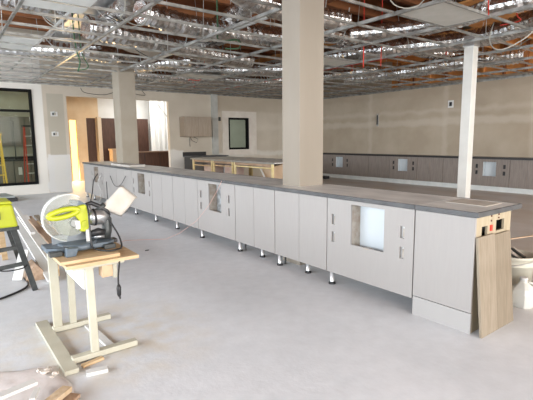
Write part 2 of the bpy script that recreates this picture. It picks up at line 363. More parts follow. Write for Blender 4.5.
# ------------------------------------------------------------------ bar
X0 = 3.03; DZ0 = .14; DZ1 = .883
FEET_USED = []
def foot(root, x, y, top=DZ0+.004, rear=False):
    if rear:
        MB().lathe((x, y, 0), [(.014, 0), (.011, .01), (.011, top)], 8).build('rear_foot', M_dark, root); return
    f = MB().lathe((x, y, 0), [(.027, .022), (.022, .03), (.022, top)], 14).build('foot', M_dark if rear else M_foot, root)
    sub(MB().lathe((x, y, 0), [(.036, 0), (.036, .012), (.027, .026)], 14), 'foot_pad', M_black, f, root)
def door_unit(y0, y1, label, nd=2, near=True, m=M_cab, x=X0, depth=.55, group=None, feet=True):
    t = thing('base_cabinet', label, 'cabinet', (x+.3, (y0+y1)/2, 0), group)
    MB().box(x+.022, x+depth, y0+.003, y1-.003, DZ0, DZ1).build('carcass', M_carc, t)
    w = (y1-y0)/nd
    for i in range(nd):
        MB().box(x, x+.019, y0+i*w+(.005 if i == 0 else .0022), y0+(i+1)*w-(.005 if i == nd-1 else .0022), DZ0-.004, DZ1-.004).build('door', m, t, .0015)
    if feet:
        foot(t, x+.045, y1-.035); foot(t, x+depth-.06, y1-.035, rear=True)
        if depth < .3: foot(t, x+.10, (y0+y1)/2-.04)
    return t
def panel_unit(y0, y1, label, swm=None, m=M_cab, x=X0, depth=.55, backing=M_in, side=M_brownin, win_=None, sw=(.41, -.38), feet=True, z=(.465, .845), swsize=(.022, .05)):
    t = thing('appliance_cabinet', label, 'cabinet', (x+.3, (y0+y1)/2, 0))
    c = (y0+y1)/2; h = win_ or (c-.19, c+.19); holes = [(h[0], h[1], z[0], z[1])]; sws = []
    for sy in (c+sw[0], c+sw[1]):
        for sz in (.50, .675): sws.append((sy-swsize[0], sy+swsize[0], sz-swsize[1], sz+swsize[1]))
    p = MB().cells('x', x, x+.019, y0+.005, y1-.005, DZ0-.004, DZ1-.004, holes + sws).build('front_panel', m, t)
    # carcass as a hollow box
    k = MB().box(x+.022, x+depth, y0+.003, y0+.021, DZ0, DZ1).box(x+.022, x+depth, y1-.021, y1-.003, DZ0, DZ1).box(x+.022, x+depth, y0+.021, y1-.021, DZ0, DZ0+.018)
    k.box(x+depth-.018, x+depth, y0+.021, y1-.021, DZ0+.018, DZ1)
    k.build('carcass', M_carc, t)
    MB().box(x+.14, x+.152, h[0]-.06, h[1]+.03, z[0]-.12, z[1]+.03).build('backing_board', backing, t)
    MB().box(x+.022, x+.14, h[1]+.005, h[1]+.02, z[0]-.12, z[1]+.03).build('divider', side, t)
    q = MB().box(x+.03, x+.05, c-.035, c+.035, z[0]-.028, z[0]-.002).box(x-.004, x+.03, c-.03, c+.03, z[0]-.012, z[0]-.002)
    q.build('latch_plate', M_brownin, t)
    for s_ in sws:
        o = MB().box(x+.021, x+.05, s_[0]-.004, s_[1]+.004, s_[2]-.004, s_[3]+.004).build('switch_box', swm or M_galv, t)
        if not swm: sub(MB().box(x+.016, x+.0215, s_[0]+.004, s_[1]-.018, s_[2]+.006, s_[3]-.02), 'switch_insert', M_brownin, o, t)
    if feet:
        foot(t, x+.045, y1-.035); foot(t, x+depth-.06, y1-.035, rear=True)
    return t
# units from the near end
t = thing('end_cabinet', 'tall grey end cabinet closing the near end of the bar', 'cabinet', (3.33, 1.76, 0))
k = MB().box(3.052, 3.60, 1.99, 2.008, 0, .883).box(3.58, 3.60, 1.545, 1.99, 0, .883).box(3.052, 3.58, 1.545, 1.99, .12, .14)
k.build('carcass', M_carc, t)
MB().box(X0, X0+.019, 1.515, 2.005, DZ0+.025, .879).build('door', M_cab, t, .0015)
MB().box(X0+.004, X0+.022, 1.515, 2.005, .0, DZ0+.018).build('toe_board', mat('toe board pale', (.38, .37, .36), .5), t)
MB().cells('y', 1.522, 1.54, 3.052, 3.60, 0, .883, [(3.14, 3.225, .70, .80), (3.36, 3.49, .742, .825)]).build('end_panel', M_ply, t)
for (x, z) in ((3.275, .868), (3.275, .832), (3.392, .868), (3.392, .842)):
    MB().prism([(x+.007*math.cos(k*PI/4), z+.007*math.sin(k*PI/4)) for k in range(8)], 'y', 1.516, 1.5225).build('screw_cap', mat('screw brown', (.12, .03, .02), .5), t)
MB().box(3.262, 3.288, 1.512, 1.522, .755, .80).build('red_tab', M_red, t)
MB().box(3.10, 3.26, 1.60, 1.62, .66, .84).build('switch_box', M_galv, t)
MB().box(3.30, 3.55, 1.64, 1.66, .62, .86).build('back_plate', M_black, t)

panel_unit(2.01, 3.0, 'grey bar panel with bright pale window cutout, nearest the white end', win_=(2.31, 2.69))
door_unit(3.0, 3.84, 'grey two-door bar cabinet right of the big column, beside the bright cutout panel', depth=.19)
door_unit(3.84, 4.67, 'grey two-door bar cabinet just left of the big column', depth=.19)
panel_unit(4.67, 5.69, 'grey bar panel with dark cutout crossed by a pink string', backing=M_in2, win_=(5.02, 5.36), sw=(.41, -.36))
door_unit(5.69, 6.54, 'grey two-door bar cabinet left of the string-crossed cutout')
door_unit(6.54, 7.41, 'grey two-door bar cabinet right of the cutout beside the saw bag')
panel_unit(7.41, 8.40, 'grey bar panel with dark grey cutout right of the saw dust bag', backing=mat('dark backing', (.12, .13, .12), .6, col2=(.22, .24, .24), scale=12), win_=(7.74, 8.09))
door_unit(8.40, 9.32, 'grey two-door bar cabinet directly behind the tilted dust bag')
door_unit(9.32, 10.24, 'grey two-door bar cabinet between dust bag and the farthest cutout')
panel_unit(10.24, 11.24, 'farthest grey bar panel with narrow brown cutout near the left end', backing=M_brownin, win_=(10.62, 11.0))
door_unit(11.24, 11.90, 'last narrow grey cabinet at the far left end of the bar', nd=1)

t = thing('countertop', 'long dusty grey bar countertop running from the column area to the left end', 'countertop', (3.37, 6.9, .885))
MB().box(3.03, 3.70, 2.004, 11.93, .887, .921).build('slab', M_top, t)
MB().box(3.013, 3.030, 2.004, 11.93, .885, .9215).build('front_edge', M_edge, t)
MB().box(3.70, 3.715, 2.004, 11.93, .885, .9215).build('rear_edge', M_edge, t)
t = thing('countertop', 'short dusty countertop slab capping the near end of the bar', 'countertop', (3.37, 1.75, .885))
MB().prism([(3.03, 1.505), (3.70, 1.505), (3.70, 2.0), (3.03, 2.0)], 'z', .887, .921).build('slab', M_top, t)
MB().box(3.013, 3.030, 1.49, 2.0, .885, .9215).build('front_edge', M_edge, t)
MB().box(3.030, 3.715, 1.49, 1.505, .885, .9215).build('end_edge', M_edge, t)
MB().box(3.70, 3.715, 1.505, 2.0, .885, .9215).build('rear_edge', M_edge, t)
tag(MB().box(3.12, 3.46, 8.75, 9.95, .9215, .962).build('stone_slab', mat('pale slab', (.48, .45, .41), .7, col2=(.56, .53, .49), scale=5), loc=(3.3, 9.3, .9215), bevel=.004),
    'pale grey slab lying on the bar in front of the smaller column', 'slab')
tag(MB().box(3.34, 3.60, 1.60, 1.93, .9217, .926).build('sheet', mat('dusty sheet', (.42, .38, .33), .8, col2=(.50, .46, .40), scale=6), loc=(3.4, 1.7, .9217)), 'thin dusty brown sheet lying on the near end of the bar', 'sheet')

# two boards leaning on the bar end
for i, (xa, xb, lab) in enumerate(((3.035, 3.285, 'left one of two oak boards leaning against the bar end, beside the grey door'), (3.287, 3.545, 'right one of two oak boards leaning against the bar end, beside the buckets'))):
    o = MB().prism([(1.425, 0), (1.443, 0), (1.512, .735-.012*i), (1.494, .738-.012*i)], 'x', xa, xb).build('leaning_board', M_oak if i == 0 else mat('grey oak darker', (.20, .16, .112), .5, col2=(.25, .205, .15), scale=9, stretch=(5, 5, .45)), loc=((xa+xb)/2, 1.43, 0), bevel=.001)
    tag(o, lab, 'board')

# pink string
tag(MB().tube([(3.00, 4.94, .915), (2.99, 5.02, .80), (2.97, 5.25, .55), (2.90, 5.5, .30), (2.75, 5.75, .1), (2.6, 5.9, .006), (2.1, 6.2, .006), (1.7, 5.9, .006), (1.35, 5.4, .006)], .0026, 5).build('string', M_string),
    'thin pink string hanging from the bar top across a cutout to the floor', 'string')

# ------------------------------------------------------------------ counter along the right wall
XB = 11.95
bu = [(11.29+.45, 12.6, 'd'), (10.70, 11.74, 'p'), (9.85, 10.70, 'd'), (8.967, 9.85, 'd'), (7.93, 8.967, 'p'), (7.053, 7.93, 'd'), (6.20, 7.053, 'd'), (5.16, 6.20, 'p'), (4.30, 5.16, 'd'), (3.45, 4.30, 'd'), (2.45, 3.45, 'p'), (1.6, 2.45, 'd')]
labs = ['taupe wall-side cabinet deep in the corner right behind the big column', 'taupe panel with pale cutout on the right wall, nearest the big column', 'plain taupe cabinet just right of the first pale cutout on the right wall',
        'taupe cabinet just left of the middle pale cutout on the right wall', 'taupe panel with the middle pale cutout on the right wall', 'taupe cabinet just right of the middle pale cutout on the right wall',
        'taupe wall-side cabinet partly hidden by the white post', 'taupe panel with bright cutout just right of the white post', 'taupe cabinet at the right photo edge beside the bright cutout',
        'taupe wall-side cabinet beyond the right edge', 'taupe panel beyond the right edge', 'taupe end cabinet of the right wall run']
for (a, b, kk), lb in zip(bu, labs):
    if kk == 'd':
        door_unit(a, b, lb, m=M_cab_back, x=XB, feet=False)
    else:
        c = (a+b)/2
        panel_unit(a, b, lb, m=M_cab_back, x=XB, win_=(c-.17, c+.19), z=(.41, .80), swsize=(.035, .055), feet=False, sw=(.36, -.38), side=M_in, swm=M_black)
t = thing('countertop', 'long dark countertop above the taupe cabinets on the right wall', 'countertop', (12.2, 7, .885))
MB().box(11.93, 12.54, 1.55, 12.75, .887, .915).build('slab', M_edge, t)
MB().box(11.915, 11.93, 1.55, 12.75, .875, .917).build('front_edge', M_black, t)
tag(MB().box(XB+.03, XB+.05, 1.6, 12.6, 0.0, .1355).build('toe_kick', M_toe, loc=(XB+.04, 7, 0)), 'pale toe kick strip under the taupe cabinets along the right wall', 'toe kick')
tag(MB().box(11.30, 11.52, 11.3, 11.7, 0, .10).build('scrap_box', M_black, loc=(11.4, 11.5, 0), bevel=.01), 'small black object on the floor by the corner behind the big column', 'box')
t = thing('conduit_panel', 'vertical grey metal strip mounted on the right wall', 'conduit', (12.53, 9.96, 1.9))
MB().box(12.515, 12.549, 9.92, 10.0, 1.89, 2.33).build('strip', M_galv, t); MB().box(12.50, 12.515, 9.94, 9.98, 1.95, 2.27).build('cover', M_dark, t)
t = thing('outlet_box', 'square electrical box set high in the right wall near the white post', 'outlet', (12.54, 7.24, 2.4))
MB().box(12.54, 12.549, 7.15, 7.33, 2.36, 2.58).build('mud_ring', M_white, t); MB().box(12.53, 12.54, 7.20, 7.28, 2.41, 2.53).build('opening', M_black, t)
for x, z, lb in ((2.75, 2.236, 'upper white electrical ring box on the bare board patch left of the opening'), (2.74, 1.675, 'lower double electrical box on the bare board patch left of the opening')):
    t = thing('outlet_box', lb, 'outlet', (x, 13.54, z))
    MB().cells('y', 13.535, 13.549, x-.09, x+.09, z-.065, z+.065, [(x-.05, x+.05, z-.035, z+.035)]).build('mud_ring', M_wht, t)
    MB().box(x-.05, x-.005, 13.54, 13.5495, z-.035, z+.035).build('opening', M_dark, t)
    MB().tube([(x, 13.545, z), (x+.02, 13.50, z+.08), (x-.04, 13.50, z+.06)], .008, 5).build('wire_tail', M_wht, t)
t = thing('outlet_box', 'dark electrical box on the far wall beside the small black window', 'outlet', (8.2, 13.54, 2.2))
MB().box(8.15, 8.24, 13.53, 13.549, 2.14, 2.28).build('opening', M_dark, t)

# ------------------------------------------------------------------ island slab on yellow frames
t = thing('countertop', 'grey stone island countertop resting on yellow timber frames', 'countertop', (7.1, 10.2, .88))
MB().box(6.40, 7.90, 8.10, 12.4, .875, .905).build('slab', mat('island slab', (.60, .58, .55), .6, col2=(.70, .68, .64), scale=4), t)
MB().box(6.385, 6.40, 8.10, 12.4, .865, .907).build('front_edge', mat('island edge', (.30, .29, .26), .6), t)
spans = [(8.20, 9.92, 'near yellow timber support frame under the island countertop, with mid rail'), (9.97, 11.05, 'middle yellow timber support frame under the island countertop'), (11.1, 12.3, 'far yellow timber support frame under the island, by the wall cabinet')]
for i, (a, b, lb) in enumerate(spans):
    t = thing('support_frame', lb, 'frame', (6.6, (a+b)/2, 0))
    for xx in (6.44, 7.80):
        for yy in (a+.03, b-.03): MB().box(xx-.025, xx+.025, yy-.025, yy+.025, 0, .865).build('stud', M_yel, t)
        MB().box(xx-.02, xx+.02, a+.055, b-.055, .80, .865).build('top_rail', M_pine2, t)
        MB().box(xx-.015, xx+.015, a+.055, b-.055, .745-.03*i, .775-.03*i).build('mid_rail', M_yel if i == 0 else M_pine, t)
        MB().box(xx-.025, xx+.025, a+.065, b-.065, .30, .34).build('low_rail', M_yel, t)
clut = [(6.7, 7.2, 8.5, 9.0, .78, M_box, 'brown cardboard box standing under the near end of the island'), (7.3, 7.7, 9.1, 9.6, .70, M_pine2, 'dark brown wooden crate under the island behind the cardboard box'),
        (6.6, 6.95, 10.2, 10.7, .74, M_pink, 'pink packaged bundle under the middle of the island'), (7.0, 7.4, 10.9, 11.5, .66, M_in, 'white carton under the far half of the island'), (6.6, 7.0, 11.4, 11.9, .70, M_pink, 'pinkish bundle under the far end of the island')]
for x0, x1, y0, y1, h, m, lb in clut:
    t = thing('carton', lb, 'box', ((x0+x1)/2, (y0+y1)/2, 0))
    MB().box(x0, x1, y0, y1, 0, h).build('body', m, t, .01)
    MB().prism([(x0, h), (x0+.5*(x1-x0), h+.05), (x1, h)], 'y', y0, y1).build('flap', m, t)
t = thing('strut', 'pale diagonal strut leaning inside the near yellow support frame', 'strut', (6.6, 8.6, 0))
MB().bar((6.55, 8.32, .02), (6.62, 8.95, .70), .03, .03).build('bar', M_wht, t)

# wall cabinet and counter on the far wall
t = thing('wall_cabinet', 'taupe wall cabinet hung on the far wall left of the grey strip', 'cabinet', (7.2, 13.4, 1.58))
MB().box(6.62, 7.66, 13.22, 13.545, 1.58, 2.25).build('carcass', mat('taupe wood', (.30, .24, .18), .5), t)
for a in (6.62, 7.14): MB().box(a+.003, a+.517, 13.20, 13.22, 1.583, 2.247).build('door', mat('taupe wood door', (.33, .265, .20), .5, col2=(.40, .33, .26), scale=8, stretch=(6, 6, .5)), t)
tag(MB().tube([(7.0, 13.53, 1.58), (7.05, 13.5, 1.45), (7.22, 13.5, 1.38), (7.28, 13.5, 1.5), (7.12, 13.5, 1.58)], .008, 5).tube([(6.98, 13.53, 1.56), (6.96, 13.5, 1.36), (6.97, 13.5, 1.25)], .009, 5).build('cable', M_dark),
    'dark loose cable dangling under the wall cabinet', 'cable')
t = thing('base_cabinet', 'grey brown base cabinet against the far wall under the wall cabinet', 'cabinet', (7.3, 13.2, 0))
MB().box(6.75, 8.1, 12.97, 13.54, .1, .9).build('carcass', M_carc, t)
for i, a in enumerate((6.75, 7.2, 7.65)): MB().box(a+.003, a+.447, 12.95, 12.97, .12, .89).build('door', mat('grey brown door', (.25, .235, .215), .5, col2=(.30, .28, .255), scale=6), t)
MB().box(6.77, 8.08, 13.0, 13.5, 0, .1).build('plinth', M_dark, t)
t = thing('countertop', 'black countertop on the base cabinet under the wall cabinet', 'countertop', (7.3, 13.2, .9))
MB().box(6.70, 8.15, 12.92, 13.545, .90, .935).build('slab', M_edge, t)
MB().box(6.70, 7.60, 13.525, 13.547, .935, 1.06).build('backsplash', M_black, t)

# ------------------------------------------------------------------ room beyond the opening
def tall_cab(x0, x1, y, z1, lb, n, m=M_brown):
    t = thing('tall_cabinet', lb, 'cabinet', ((x0+x1)/2, y+.25, 0))
    MB().box(x0, x1, y+.02, y+.48, 0, z1).build('carcass', m, t); w_ = (x1-x0)/n
    for i in range(n): MB().box(x0+i*w_+.004, x0+(i+1)*w_-.004, y, y+.02, .08, z1-.005).build('door', m, t)
tall_cab(5.02, 6.92, 17.0, 2.33, 'dark walnut tall cabinets seen through the opening on both sides of the column', 3)
t = thing('reception_desk', 'dark walnut low counter front beyond the opening, right of the column', 'counter', (6.5, 15.6, 0))
MB().box(5.55, 7.9, 15.45, 15.9, 0, 1.03).build('front', M_brown, t); MB().box(5.5, 7.95, 15.4, 15.95, 1.03, 1.07).build('top', mat('brown top', (.20, .12, .08), .5), t)
for x in (6.1, 6.7, 7.3): MB().box(x-.006, x+.006, 15.44, 15.45, .05, 1.0).build('seam', M_black, t)
t = thing('crate', 'light brown box by the walnut cabinets left of the column beyond the opening', 'box', (5.35, 16.3, 0))
MB().box(5.15, 5.7, 16.1, 16.5, 0, 1.12).build('body', M_box, t, .01); MB().box(5.12, 5.73, 16.07, 16.53, 1.12, 1.18).build('lid', M_box, t)
t = thing('plastic_sheet', 'bright white plastic sheet hanging beyond the opening right of the column', 'sheet', (7.45, 16.95, 0))
b = MB(); pts = []
for i in range(25): pts.append((6.97+.045*i, 16.9+.03*math.sin(i*1.3)+.02*math.sin(i*2.9)))
b.prism(pts + [(x, y+.006) for x, y in pts[::-1]], 'z', .02, 3.08); b.build('sheet', mat('plastic sheet', (.88, .89, .88), .35), t)
MB().bar((7.22, 16.82, 2.98), (7.75, 16.82, 2.35), .03, .02, (0, 1, 0)).build('brace', M_wire, t)

# kitchen seen through the left window
def cab_row(x0, n, w_, y, z0, z1, lb, m, cat='cabinet'):
    for i in range(n):
        t = thing('kitchen_cabinet', lb[i], cat, (x0+(i+.5)*w_, y+.25, z0))
        MB().box(x0+i*w_+.002, x0+(i+1)*w_-.002, y+.02, y+.40, z0, z1).build('carcass', M_dark, t)
        MB().box(x0+i*w_+.010, x0+(i+1)*w_-.010, y, y+.02, z0+.008, z1-.008).build('door', m, t)
MK = mat('kitchen taupe', (.17, .15, .125), .6, col2=(.21, .19, .16), scale=6, stretch=(5, 5, .5))
cab_row(.80, 5, .37, 15.53, 1.33, 2.24, ['upper kitchen cabinet at the left photo edge behind the window', 'second upper kitchen cabinet behind the left window', 'third upper kitchen cabinet behind the left window', 'upper kitchen cabinet just left of the red ladder', 'upper kitchen cabinet behind the top of the red ladder'], MK)
cab_row(.95, 4, .46, 15.35, .08, .88, ['lower kitchen cabinet at the left photo edge behind the window', 'second lower kitchen cabinet behind the left window', 'lower kitchen cabinet just left of the red ladder', 'lower kitchen cabinet behind the red ladder'], MK)
t = thing('countertop', 'black kitchen countertop seen through the left window', 'countertop', (1.7, 15.6, .88))
MB().box(.9, 2.84, 15.30, 15.94, .88, .925).build('slab', M_black, t); MB().box(.9, 2.84, 15.92, 15.945, .925, 1.0).build('backsplash', M_black, t)
tag(MB().box(1.98, 2.08, 15.338, 15.349, .45, .68).build('paper', M_wht, loc=(2.03, 15.34, .45)), 'small white paper stuck on a kitchen cabinet beside the red ladder', 'paper')
def ladder(name, label, x0, x1, y, h, m, rung_m, n, loc, top_m):
    t = thing(name, label, 'ladder', loc)
    for s, xx in ((1, x0), (-1, x1)):
        MB().bar((xx, y, 0), (xx+.05*s, y+.36, h), .035, .07).build('rail', m, t)
        MB().bar((xx, y+.8, 0), (xx+.05*s, y+.42, h), .03, .04).build('rear_rail', m, t)
    for i in range(n):
        f = (i+1)/(n+1); MB().box(x0+.05*f, x1-.05*f, y+.36*f-.04, y+.36*f+.04, h*f-.012, h*f+.012).build('step', rung_m, t)
    MB().box(x0, x1, y+.28, y+.50, h, h+.05).build('top_cap', top_m, t)
ladder('step_ladder', 'red step ladder with grey steps seen through the left window', 2.08, 2.45, 14.3, 1.90, M_redfg, M_wire, 6, (2.3, 14.8, 0), M_black)
ladder('step_ladder', 'yellow step ladder at the left photo edge behind the window', 1.10, 1.50, 13.9, 1.65, M_yelfg, M_yelfg, 5, (1.3, 14.3, 0), M_yelfg)
tag(MB().tube([(1.95, 15.4, 2.1), (1.95, 15.4, .925)], .015, 6).build('pipe', M_dark), 'dark vertical pipe between kitchen cabinets behind the left window', 'pipe')

# ------------------------------------------------------------------ ceiling grid
XL = [-3.9, -2.7, -1.5, -.3, .94, 2.2, 3.56, 4.93, 6.1, 7.3, 8.6, 9.9, 11.2, 12.5]
YL = [3.0 + .665*k for k in range(-9, 16)]
t = thing('suspended_ceiling_grid', 'open metal suspended ceiling grid with most of its panels missing', 'ceiling grid', (5, 6, GZ))
def tee(a, b, wd=.025, ht=.034):
    a = Vector(a); b = Vector(b); m = MB().bar(a, b, wd, .006)
    m.bar(a+Vector((0, 0, ht/2)), b+Vector((0, 0, ht/2)), .010, ht); return m
for x in XL:
    dz = random.uniform(-.012, .012)
    tee((x, -2.95, GZ+dz), (x, 13.5, GZ+random.uniform(-.01, .01)), .034, .045).build('main_runner', M_grid, t)
for y in YL:
    tee((-7.5, y, GZ+random.uniform(-.01, .012)), (12.5, y+random.uniform(-.03, .03), GZ+random.uniform(-.01, .012))).build('cross_tee', M_grid, t)
for i, x in enumerate(XL[3:12]):
    for y in YL[6::2]:
        if random.random() < .8:
            p = [(x, y, GZ+.05), (x+random.uniform(-.05, .05), y+random.uniform(-.05, .05), (GZ+ROOF)/2), (x+random.uniform(-.12, .12), y+random.uniform(-.12, .12), ROOF)]
            MB().tube(p, .006, 4).build('hanger_wire', M_wire, t)
MB().box(-3.1, 12.5, 13.50, 13.53, GZ-.02, GZ+.03).build('wall_angle', M_grid, t)
MB().box(12.5, 12.53, -3.1, 13.5, GZ-.02, GZ+.03).build('wall_angle', M_grid, t)
# panels laid in the grid
def tile(x0, x1, y0, y1, lb, m=M_tile, dz=.012):
    o = MB().box(x0+.022, x1-.022, y0+.016, y1-.016, GZ+dz, GZ+dz+.018).build('ceiling_panel', m, loc=((x0+x1)/2, (y0+y1)/2, GZ+dz)); tag(o, lb, 'ceiling panel')
tile(4.93, 6.1, YL[9], YL[10], 'single pale ceiling panel in the grid, upper right above the end of the bar')
tile(.94, 1.66, 5.33, 6.05, 'large pale ceiling panel at the top left corner of the photo')
tile(.35, 1.5, 7.9, 8.9, 'pale ceiling panel at the left edge above the saw stand')
tile(6.1, 7.3, YL[14], YL[15], 'pale ceiling panel immediately right of the big column')
tile(7.3, 8.6, YL[17], YL[18], 'pale ceiling panel hidden half behind the big column')
tile(4.93, 6.1, YL[19], YL[20], 'small pale ceiling panel far back between the columns')

# roof timbers
for i in range(14):
    y = -2.2 + i*1.15
    o = MB().box(-7.5, 12.5, y-.06, y+.06, 4.30, ROOF-.002).build('roof_joist', M_beam, loc=(4.7, y, 4.3))
    tag(o, 'dark red brown timber roof joist above the ceiling grid', 'joist', 'timber joists above the grid')
t = thing('wall_sheathing', 'orange timber sheathing and studs at the top of the right wall above the grid', 'sheathing', (12.5, 6, 3.2))
MB().box(12.53, 12.549, 1.0, 9.4, 3.16, 4.3).build('sheet', M_orange, t)
for k in range(15): MB().box(12.44, 12.53, 1.2+k*.56, 1.25+k*.56, 3.16, 4.28).build('stud', M_beam if k % 3 else M_orange, t)
for k in range(9):
    y = 4.2+k*.55
    tag(MB().box(10.6, 12.42, y-.03, y+.03, 3.80, 3.97).build('rafter', M_orange, loc=(11.5, y, 3.8)), 'orange timber rafter stub above the grid near the right wall', 'rafter', 'orange rafter stubs by the right wall')
tag(MB().box(6.0, 6.22, -3.1, 13.5, 4.02, 4.298).build('roof_beam', M_beam, loc=(6.1, 5, 4.02)), 'heavy timber roof beam running lengthwise above the grid', 'beam')
tag(MB().box(9.4, 9.6, -3.1, 13.5, 4.02, 4.298).build('roof_beam', M_orange, loc=(9.5, 5, 4.02)), 'orange brown timber roof beam above the right part of the grid', 'beam')
for (x0, x1, y0, y1, lb) in ((8.2, 12.2, 3.2, 5.4, 'orange sheathing board above the grid right of the white post'), (9.2, 12.2, 7.2, 9.6, 'orange sheathing board above the grid right of the red wires')):
    tag(MB().box(x0, x1, y0, y1, 3.98, 4.015).build('sheathing', M_orange, loc=((x0+x1)/2, (y0+y1)/2, 3.98)), lb, 'board')

# ------------------------------------------------------------------ foil ducts
def duct(pts, r, label, m=M_foil, step=.05, group=None):
    pts = [Vector(p) for p in pts]; dense = []
    for a, b, c, d_ in zip([pts[0]]+pts[:-2], pts[:-1], pts[1:], pts[2:]+[pts[-1]]):
        n = max(2, int((c-b).length/step))
        for k in range(n):
            u = k/n; dense.append(.5*((2*b)+(c-a)*u+(2*a-5*b+4*c-d_)*u*u+(-a+3*b-3*c+d_)*u**3))
    dense.append(pts[-1])
    rr = [r*(1+(.05 if i % 2 else -.05)+random.uniform(-.04, .04)) for i in range(len(dense))]
    o = MB().tube(dense, rr, 16, smooth=False, jitter=.035).build('foil_duct', m, loc=tuple(pts[0]))
    tag(o, label, 'duct', group); return o
LA, LB = 3.285, 3.63     # two levels of flexible duct
duct([(.6, 10.2, LA), (1.6, 9.9, LA), (2.6, 9.6, LA), (3.2, 9.8, LA)], .15, 'foil duct at the far left above the grid')
duct([(-1.6, 7.4, LB), (0, 7.6, LB), (1.4, 7.9, LB), (1.9, 8.5, LB)], .15, 'foil duct at the left edge above the pale ceiling panel')
duct([(2.1, 7.55, LA), (2.9, 7.7, LA), (3.9, 8.0, LA), (4.9, 8.3, LA), (6.0, 8.5, LA)], .18, 'big foil duct crossing above the grid near the smaller column')
duct([(3.2, 5.1, LB), (4.0, 5.7, LB), (4.4, 6.6, LB), (4.6, 7.7, LB), (5.1, 9.0, LB), (5.6, 10.4, LB)], .18, 'crinkled foil duct curving down the ceiling left of the big column')
duct([(2.5, 6.25, LA), (3.3, 6.5, LA), (4.2, 6.5, LA), (5.2, 6.3, LA), (5.7, 6.0, LA)], .16, 'foil duct crossing above the grid just left of the big column')
duct([(5.2, 10.7, LA), (6.2, 10.0, LA), (7.2, 9.2, LA), (8.0, 8.3, LA)], .17, 'foil duct running diagonally deep in the ceiling')
duct([(4.6, 12.0, LA), (6.0, 11.9, LA), (7.6, 11.4, LA), (9.0, 11.2, LA)], .17, 'foil duct farthest back near the far wall')
duct([(5.9, 7.3, LB), (6.4, 6.7, LB), (7.1, 6.7, LB), (8.0, 7.1, LB), (8.8, 8.0, LB)], .16, 'foil duct right of the big column above the red wires')
duct([(7.2, 7.3, LA), (7.45, 6.2, LA), (7.75, 5.4, LA), (8.15, 4.5, LA), (8.0, 3.6, LA), (7.5, 2.6, LA), (7.4, 1.4, LA)], .18, 'long foil duct passing over the white post to the upper right corner')
duct([(4.9, 4.3, LB), (5.7, 3.8, LB), (6.4, 3.5, LB), (6.9, 2.9, LB), (7.3, 1.9, LB)], .17, 'foil duct arching beyond the single pale ceiling panel')
duct([(6.0, 5.4, LA), (6.5, 4.6, LA), (6.65, 3.8, LA), (6.5, 3.1, LA), (6.7, 2.2, LA)], .13, 'thinner foil duct between the pale ceiling panel and the white post')
duct([(10.3, 9.4, LA), (10.5, 7.6, LA), (10.4, 6.0, LA), (10.6, 4.4, LA)], .19, 'large foil duct low over the right wall behind the white post')
duct([(3.9, 11.3, LA), (4.2, 10.9, LA), (4.5, 9.9, LA), (4.9, 9.2, LA)], .15, 'foil duct beside the top of the smaller column')
duct([(8.5, 10.7, LA), (9.2, 9.8, LA), (9.3, 8.8, LA), (9.6, 7.6, LA)], .15, 'foil duct deep right above the corner cabinets')
duct([(2.8, 4.5, LA), (3.5, 4.85, LA), (4.3, 5.0, LA), (5.3, 4.9, LA)], .15, 'foil duct touching the top edge left of the big column')
duct([(6.3, 12.6, LB), (7.6, 12.5, LB), (9.2, 12.3, LB), (11.2, 12.0, LB)], .17, 'foil duct high over the far wall corner')
duct([(2.2, 11.2, LB), (3.2, 11.0, LB), (4.4, 11.7, LB), (5.4, 12.3, LB)], .16, 'foil duct high over the wide opening')
duct([(8.9, 6.3, LB), (9.9, 6.6, LB), (11.0, 6.4, LB), (12.1, 6.2, LB)], .15, 'foil duct running into the right wall above the grid')
duct([(1.2, 5.2, LB), (1.9, 5.9, LB), (2.6, 7.0, LB), (2.7, 8.6, LB), (3.0, 9.6, LB)], .15, 'foil duct above the large pale panel at upper left')
for (x0, x1, y0, y1, lb) in ((2.3, 2.8, 7.0, 13.3, 'rectangular galvanised duct running toward the far wall at left'), (5.5, 5.95, 9.2, 13.3, 'rectangular galvanised duct running to the far wall between the columns'), (8.8, 9.3, 5.4, 13.2, 'rectangular galvanised duct above the right part of the grid')):
    t = thing('air_duct', lb, 'duct', ((x0+x1)/2, (y0+y1)/2, 3.5))
    MB().box(x0, x1, y0, y1, 3.82, 3.97).build('casing', M_galv, t)
    k = 0
    while y0+.6+k*1.2 < y1:
        MB().box(x0-.015, x1+.015, y0+.6+k*1.2-.015, y0+.6+k*1.2+.015, 3.805, 3.972).build('flange', M_wire, t); k += 1
# pipes
for (x, z, r_, m, lb) in ((1.75, 3.34, .025, M_wire, 'thin steel sprinkler pipe above the grid at left'), (4.2, 3.30, .03, M_wire, 'steel sprinkler pipe above the grid left of the big column'), (8.4, 3.28, .03, M_redfg, 'red brown sprinkler pipe above the grid at right')):
    t = thing('sprinkler_pipe', lb, 'pipe', (x, 5, z))
    MB().tube([(x, -2.9, z), (x, 13.4, z)], r_, 8).build('pipe', m, t)
    for y in (2.4, 5.0, 7.5, 10): MB().tube([(x, y, z), (x, y, GZ+.07)], .018, 8).build('drop', m, t)

